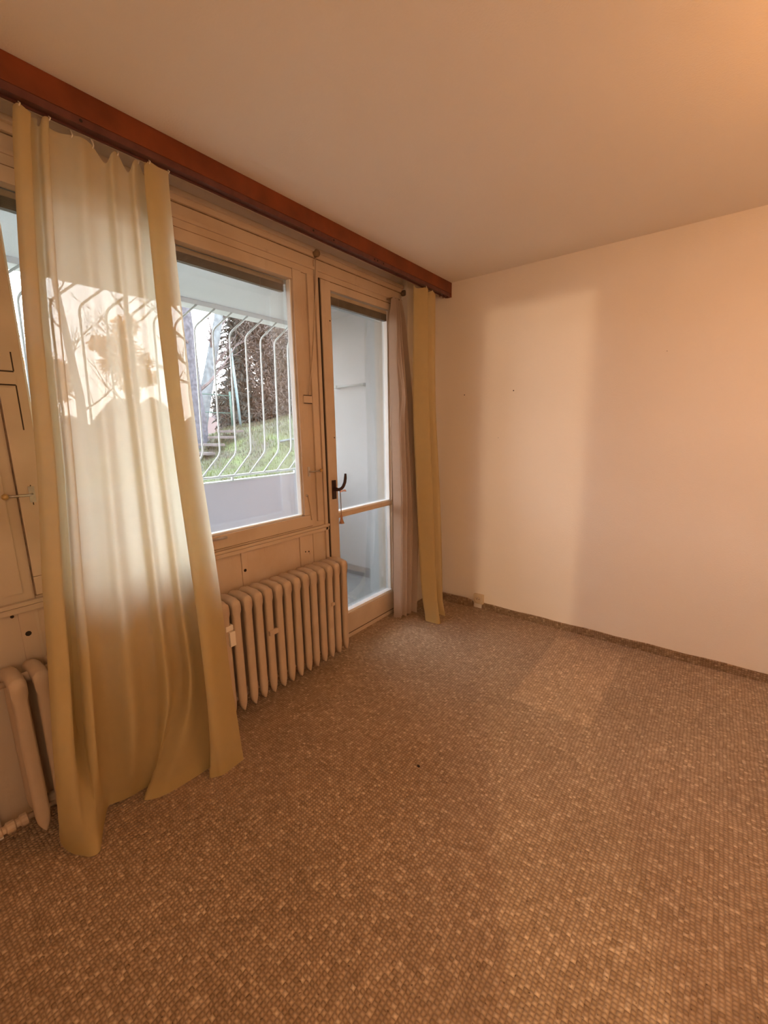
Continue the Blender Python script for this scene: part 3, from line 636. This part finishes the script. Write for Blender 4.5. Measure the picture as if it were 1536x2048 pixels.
# parapet: one white panel with a capping
pa = bx('parapet', 'parapet', (LX-0.04, LX, -4.29, 0.045, 0.06, 1.050), bev=0.002)
thing(pa, 'pale lavender parapet panel of the loggia below the white grille', 'parapet')
bx('capping', 'rail', (LX-0.05, LX+0.012, -4.29, 0.046, 1.051, 1.066), pa, bev=0.002)
for y in (-0.22, -0.95, -1.9, -2.9): bx('rail_stud', 'rail', (LX-0.012, LX+0.008, y-0.008, y+0.008, 1.066, 1.094), pa)
gr = empty('grille', (LX, -1.0, 1.1)); thing(gr, 'white steel balcony grille of bent bars between parapet and loggia ceiling', 'grille')
def gin(o): o.parent = gr; o.matrix_parent_inverse = Matrix.Translation(gr.location).inverted(); return o
gin(tb('bottom_rail', 'rail', [(LX, -4.28, 1.106), (LX, 0.045, 1.106)], 0.0115, None, 10))
def round_path(P, r=0.05):
    out = [Vector(P[0])]
    for a, b, c in zip(P, P[1:], P[2:]):
        a, b, c = map(Vector, (a, b, c)); d1_ = (a-b).normalized(); d2_ = (c-b).normalized()
        for k in range(5):
            t = k/4; out.append((1-t)**2*(b+d1_*r)+2*t*(1-t)*b+t*t*(b+d2_*r))
    out.append(Vector(P[-1])); return out
bar0 = None
yb = -0.283
k = 0
while yb-k*0.1605 > -4.2:
    y = yb-k*0.1605
    if bar0 is None:
        bar0 = gin(tb('bar', 'rail', round_path([(0, 0, 1.112), (0, 0.195, 1.305), (0, 0.225, 2.335), (0, 0.425, 2.511)], 0.045), 0.0078, None, 8)); bar0.location = (LX, y, 0)
    else:
        c = bar0.copy(); COL.objects.link(c); c.location = (LX, y, 0)
    k += 1
# white rod on brackets on the side wall
rd = tb('wall_rod', 'rail', [(-1.10, 0.005, 1.908), (-0.69, 0.005, 1.912)], 0.011, None, 10); thing(rd, 'short white rod on brackets on the loggia side wall', 'rod')
for x in (-1.07, -0.72):
    tb('rod_bracket', 'rail', [(x, 0.049, 1.91), (x, -0.008, 1.91)], [0.018, 0.015], rd, 10)

# ------------------------------------------------------------------ outdoors
random.seed(7)
def hcrest(y): return interp([(-12, 0.25), (-2, 0.35), (1, 0.5), (2.36, 0.80), (3.54, 1.46), (5.54, 1.87), (9, 2.15), (20, 2.4)], y)
def hill(x, y):
    s = max(0.0, min(1.0, (-2.2-x)/5.6)); s = s*s*(3-2*s)
    v = -0.15+(hcrest(y)+0.15)*s
    if x < -8.5: v -= 0.10*(-8.5-x)
    return v+0.06*sin(x*1.9+y*0.7)*sin(y*1.3)*s+0.03*sin(x*4.1)*sin(y*3.7)*s
bm = bmesh.new(); nx, ny = 70, 80; g = []
for i in range(nx+1):
    x = -1.75-28*(i/nx)**1.5; g.append([bm.verts.new((x, -12+32*j/ny, hill(x, -12+32*j/ny))) for j in range(ny+1)])
for i in range(nx):
    for j in range(ny): bm.faces.new((g[i][j], g[i+1][j], g[i+1][j+1], g[i][j+1]))
bk = link('grass_bank', bm, 'grass', smooth=True, kind='structure')
# grass blades on the bank
bm = bmesh.new()
for _ in range(16000):
    x = -3.5-6.5*random.random(); y = 0.3+7*random.random(); z = hill(x, y); a = random.random()*pi; h = 0.05+0.07*random.random(); w = 0.008
    dx, dy = w*cos(a), w*sin(a); lx, ly = random.uniform(-.04, .04), random.uniform(-.04, .04)
    bm.faces.new([bm.verts.new(p) for p in ((x-dx, y-dy, z-0.01), (x+dx, y+dy, z-0.01), (x+lx, y+ly, z+h))])
M['blade'] = paint('grass_blades', (0.072, 0.094, 0.028), 0.8, 0.4, 0.9, col2=(0.048, 0.042, 0.028))
gb = link('grass', bm, 'blade', kind='stuff'); gb['label'] = 'short winter grass growing on the bank outside'
# far treeline on a rise
bm = bmesh.new(); pv = None
for i in range(90):
    y = -35+1.4*i; hgt = 3.0+1.2*sin(i*0.7)+0.8*sin(i*1.9+1)+0.9*random.random()
    ring = [bm.verts.new((-48, y, -2)), bm.verts.new((-48, y, hgt)), bm.verts.new((-51, y, hgt+1.2*random.random())), bm.verts.new((-55, y, -2))]
    if pv:
        for k in range(3): bm.faces.new((pv[k], pv[k+1], ring[k+1], ring[k]))
    pv = ring
tl = link('treeline', bm, 'farwood', kind='structure')

def tree_bare(name, base, top, r0, label, mat, nb=12, seed=1, blen=1.6, up_=0.55, group=None):
    rnd = random.Random(seed); root = empty(name, base); thing(root, label, 'tree', group)
    b = Vector((0, 0, 0)); t = Vector(top)-Vector(base); pts = []; rad = []
    for i in range(9):
        f = i/8; pts.append(b+t*f+Vector((0, rnd.uniform(-.04, .04), 0))*min(1, i)+Vector((0, 0.10*sin(f*5+seed)*f, 0))); rad.append(r0*(1-0.62*f))
    bm = bmesh.new(); tube(bm, [Vector((0, 0, -0.25))]+pts, [r0*1.25]+rad, 10); link('trunk', bm, mat, root, smooth=True)
    tw = bmesh.new()
    for k in range(nb):
        f = 0.25+0.75*k/nb; p = b+t*f; a = rnd.uniform(0, 2*pi); L = blen*(1.15-0.6*f)*rnd.uniform(.7, 1.2)
        d = Vector((cos(a), sin(a), up_+rnd.uniform(-.2, .4))).normalized(); q = [p]; rr = [r0*(1-0.62*f)*0.30]
        for s in range(4):
            d = (d+Vector((rnd.uniform(-.25, .25), rnd.uniform(-.25, .25), rnd.uniform(-.05, .3)))).normalized(); q.append(q[-1]+d*L/4); rr.append(rr[0]*(0.75-0.17*s))
        tube(tw, q, rr, 5)
        for s in range(16):
            j = rnd.randint(1, 4); dd = (d+Vector((rnd.uniform(-.9, .9), rnd.uniform(-.9, .9), rnd.uniform(-.5, .7)))).normalized(); l2 = L*rnd.uniform(.2, .45)
            tube(tw, [q[j], q[j]+dd*l2*.5+Vector((0, 0, .03)), q[j]+dd*l2+Vector((0, 0, rnd.uniform(-.05, .12)))], [rr[j]*.5, rr[j]*.35, .003], 4)
    link('branches', tw, 'twig', root, kind='stuff'); return root
def foliage(bm, c, sx_, sy_, sz_, n, size, rnd, cone=False, droop=0.0):
    for _ in range(n):
        while True:
            u = Vector((rnd.uniform(-1, 1), rnd.uniform(-1, 1), rnd.uniform(-1, 1)))
            if cone:
                if (u.x**2+u.y**2)**.5 <= (1-u.z)/2*1.0+0.03: break
            elif u.length <= 1: break
        p = Vector(c)+Vector((u.x*sx_, u.y*sy_, u.z*sz_))
        a = Vector((rnd.gauss(0, 1), rnd.gauss(0, 1), rnd.gauss(0, .6)-droop)).normalized(); b = a.orthogonal().normalized(); s = size*rnd.uniform(.6, 1.4)
        bm.faces.new([bm.verts.new(p+v) for v in (-a*s-b*s*.22, a*s*1.2, -a*s*.6+b*s*.3)])
def tree_leafy(name, base, h, w, label, leaf, n, size, seed, cone=False, droop=0.0, trunk_h=0.3, group=None, clumps=None):
    rnd = random.Random(seed); root = empty(name, base); thing(root, label, 'tree', group)
    bm = bmesh.new(); tube(bm, [(0, 0, -0.2), (0.03, 0.02, h*.4), (0, 0, h*.93)], [0.16, 0.11, 0.02], 8); link('trunk', bm, 'bark', root, smooth=True)
    bm = bmesh.new()
    if clumps:
        for c in clumps: foliage(bm, c[:3], c[3], c[3], c[4], int(n/len(clumps)), size, rnd, False, droop)
    else: foliage(bm, (0, 0, trunk_h+(h-trunk_h)/2), w, w, (h-trunk_h)/2, n, size, rnd, cone, droop)
    link('foliage', bm, leaf, root, kind='stuff'); return root
def G_(x, y): return (x, y, hill(x, y))
tree_bare('bare_tree', G_(-9, 3.02), (-9, 2.95, 6.6), 0.20, 'dark bare tree trunk at left edge of the clear window pane', 'bark', 7, 3, 1.5)
tree_bare('bare_tree', G_(-10.2, 3.60), (-10.2, 5.05, 6.9), 0.21, 'pale leaning bare tree trunk behind the grille', 'bark_pale', 7, 5, 1.3)
# conifer with drooping boughs
rnd = random.Random(11)
cr = empty('conifer', G_(-12.5, 6.75)); thing(cr, 'dark green conifer with drooping boughs beyond the bank', 'tree')
bm = bmesh.new(); tube(bm, [(0, 0, -0.3), (0.02, 0, 3), (0, 0, 6.6)], [0.13, 0.09, 0.03], 8); link('trunk', bm, 'bark', cr, smooth=True)
bm = bmesh.new(); bb = bmesh.new()
for lvl in range(26):
    z = 0.3+lvl*0.25; R_ = 1.35*(1-lvl/36)
    for q in range(9):
        a = q*2*pi/9+lvl*0.7+rnd.uniform(-.2, .2); L = R_*rnd.uniform(.7, 1.15)
        P = [Vector((cos(a)*L*s, sin(a)*L*s, z+0.18*s-0.42*s*s*L)) for s in (0, .35, .7, 1.0)]
        tube(bb, P, [.022, .015, .009, .003], 4)
        for s in range(46):
            f = rnd.uniform(.2, 1.0); p = Vector((cos(a)*L*f, sin(a)*L*f, z+0.18*f-0.42*f*f*L)); d = Vector((rnd.gauss(0, .7)+cos(a)*.5, rnd.gauss(0, .7)+sin(a)*.5, rnd.uniform(-1.3, .1))).normalized(); s2 = rnd.uniform(.10, .22); w = d.orthogonal().normalized()*.018
            bm.faces.new([bm.verts.new(v) for v in (p-w, p+w, p+d*s2)])
            bm.faces.new([bm.verts.new(v) for v in (p-w.cross(d)*1.0, p+w.cross(d)*1.0, p+d*s2*.9)])
foliage(bm, (0, 0, 2.9), 0.75, 0.75, 2.9, 5000, 0.11, rnd, True, .8)
link('boughs', bb, 'bark', cr, kind='stuff'); link('needles', bm, 'needles', cr, kind='stuff')
# dense brown shrub trees on the bank
def shrub(name, x, y, h, w, label, leaf, n, seed, stems=9):
    rnd = random.Random(seed); root = empty(name, G_(x, y)); thing(root, label, 'shrub')
    bm = bmesh.new()
    for k in range(stems):
        a = rnd.uniform(0, 2*pi); r = w*rnd.uniform(.2, .8)
        tube(bm, [(0.1*cos(a), 0.1*sin(a), -0.1), (r*.4*cos(a), r*.4*sin(a), h*.35), (r*.8*cos(a)+rnd.uniform(-.1, .1), r*.8*sin(a), h*.7), (r*cos(a), r*sin(a), h*.98)], [.045, .035, .022, .006], 5)
    link('stems', bm, 'twig', root, smooth=True)
    bm = bmesh.new()
    for k in range(20):
        a = rnd.uniform(0, 2*pi); r = w*rnd.uniform(0, .65); z = h*rnd.uniform(.02, .9)
        foliage(bm, (r*cos(a), r*sin(a), z), w*.5, w*.5, h*.2, n//20, 0.075, rnd, False, .5)
    link('foliage', bm, leaf, root, kind='stuff')
shrub('brown_shrub', -11.6, 7.15, 4.4, 0.95, 'brown overgrown shrub just right of the conifer', 'brown_leaf', 14000, 21)
shrub('brown_shrub', -10.6, 7.35, 4.0, 0.95, 'brown overgrown shrub at right edge of the window pane', 'brown_leaf', 12000, 22)
shrub('reddish_shrub', -12.8, 8.9, 5.6, 1.35, 'tall reddish-brown shrub rising behind the brown shrubs', 'red_leaf', 13000, 23)
shrub('dark_shrub', -12.5, 6.05, 1.7, 0.7, 'low dark shrub under the conifer boughs', 'needles', 2600, 24)
# left part seen through the curtain
tree_bare('bare_tree', G_(-11, 1.0), (-11.2, 0.9, 6.2), 0.13, 'slim bare tree seen through left half of the sheer curtain', 'bark', 14, 31, 2.0)
tree_bare('bare_tree', G_(-12, 2.6), (-11.8, 2.9, 6.4), 0.12, 'slim bare tree seen through right half of the sheer curtain', 'bark', 14, 32, 2.0)
tree_leafy('sun_tinted_tree', G_(-14, 3.35), 4.6, 0.9, 'tree with orange sunset light painted into its leaves, seen through the sheer curtain', 'sun_tinted_leaf', 2000, 0.12, 41, clumps=[(0, .1, 2.5, .42, .5), (.1, -.35, 2.9, .4, .35), (0, .45, 3.1, .45, .5), (-.1, 0, 3.6, .5, .4), (0, -.6, 3.5, .35, .3), (0, .7, 2.6, .3, .3), (0, .2, 4.2, .4, .35)])
tree_leafy('sun_tinted_tree', G_(-14, 1.05), 4.4, 0.8, 'tree with orange sunset light painted into its leaves, at left edge of the sheer curtain', 'sun_tinted_leaf', 1700, 0.12, 42, clumps=[(0, -.1, 2.4, .42, .5), (.1, .3, 2.9, .4, .35), (0, -.4, 3.1, .4, .5), (-.1, .1, 3.6, .4, .4), (0, .5, 3.4, .3, .3)])
# fence
fn = empty('garden_fence', G_(-9.4, 3.6)); thing(fn, 'green metal fence posts and rails on the slope left of the conifer', 'fence')
def fin(o): o.parent = fn; o.matrix_parent_inverse = Matrix.Translation(fn.location).inverted(); return o
for y in (3.12, 4.25):
    fin(tb('post', 'green_metal', [(-9.4, y, hill(-9.4, y)-0.1), (-9.4, y, 2.62)], 0.030, None, 8))
for z0, z1 in ((2.53, 2.50), (2.04, 2.01)):
    fin(tb('rail', 'green_metal', [(-9.4, 3.05, z0), (-9.4, 4.30, z1)], 0.013, None, 6))
pl = tb('leaning_pole', 'teal_metal', [(-9.0, 4.26, hill(-9.0, 4.26)-0.05), (-9.0, 4.20, 2.7), (-9.0, 4.13, 3.75)], 0.035, None, 8); thing(pl, 'pale blue-grey leaning pole in front of the conifer', 'pole')
# weathered board steps left of the grass
st = empty('garden_steps', G_(-8.6, 2.7)); thing(st, 'weathered timber steps on the slope at the left of the grass', 'steps')
for k in range(4):
    y = 2.45+0.28*k; z = hill(-8.2, y)+0.10
    o = bx('tread', 'stone', (-8.5, -7.6, y-0.10, y+0.10, z, z+0.06), st, bev=0.01); o.matrix_parent_inverse = Matrix.Translation(st.location).inverted()
lg = tb('fallen_branch', 'bark_pale', [(-6.4, 3.55, hill(-6.4, 3.55)+0.05), (-6.3, 3.8, hill(-6.3, 3.8)+0.07), (-6.2, 4.1, hill(-6.2, 4.1)+0.04)], [0.03, 0.025, 0.012], None, 6); thing(lg, 'dead branch lying on the grassy bank', 'branch')
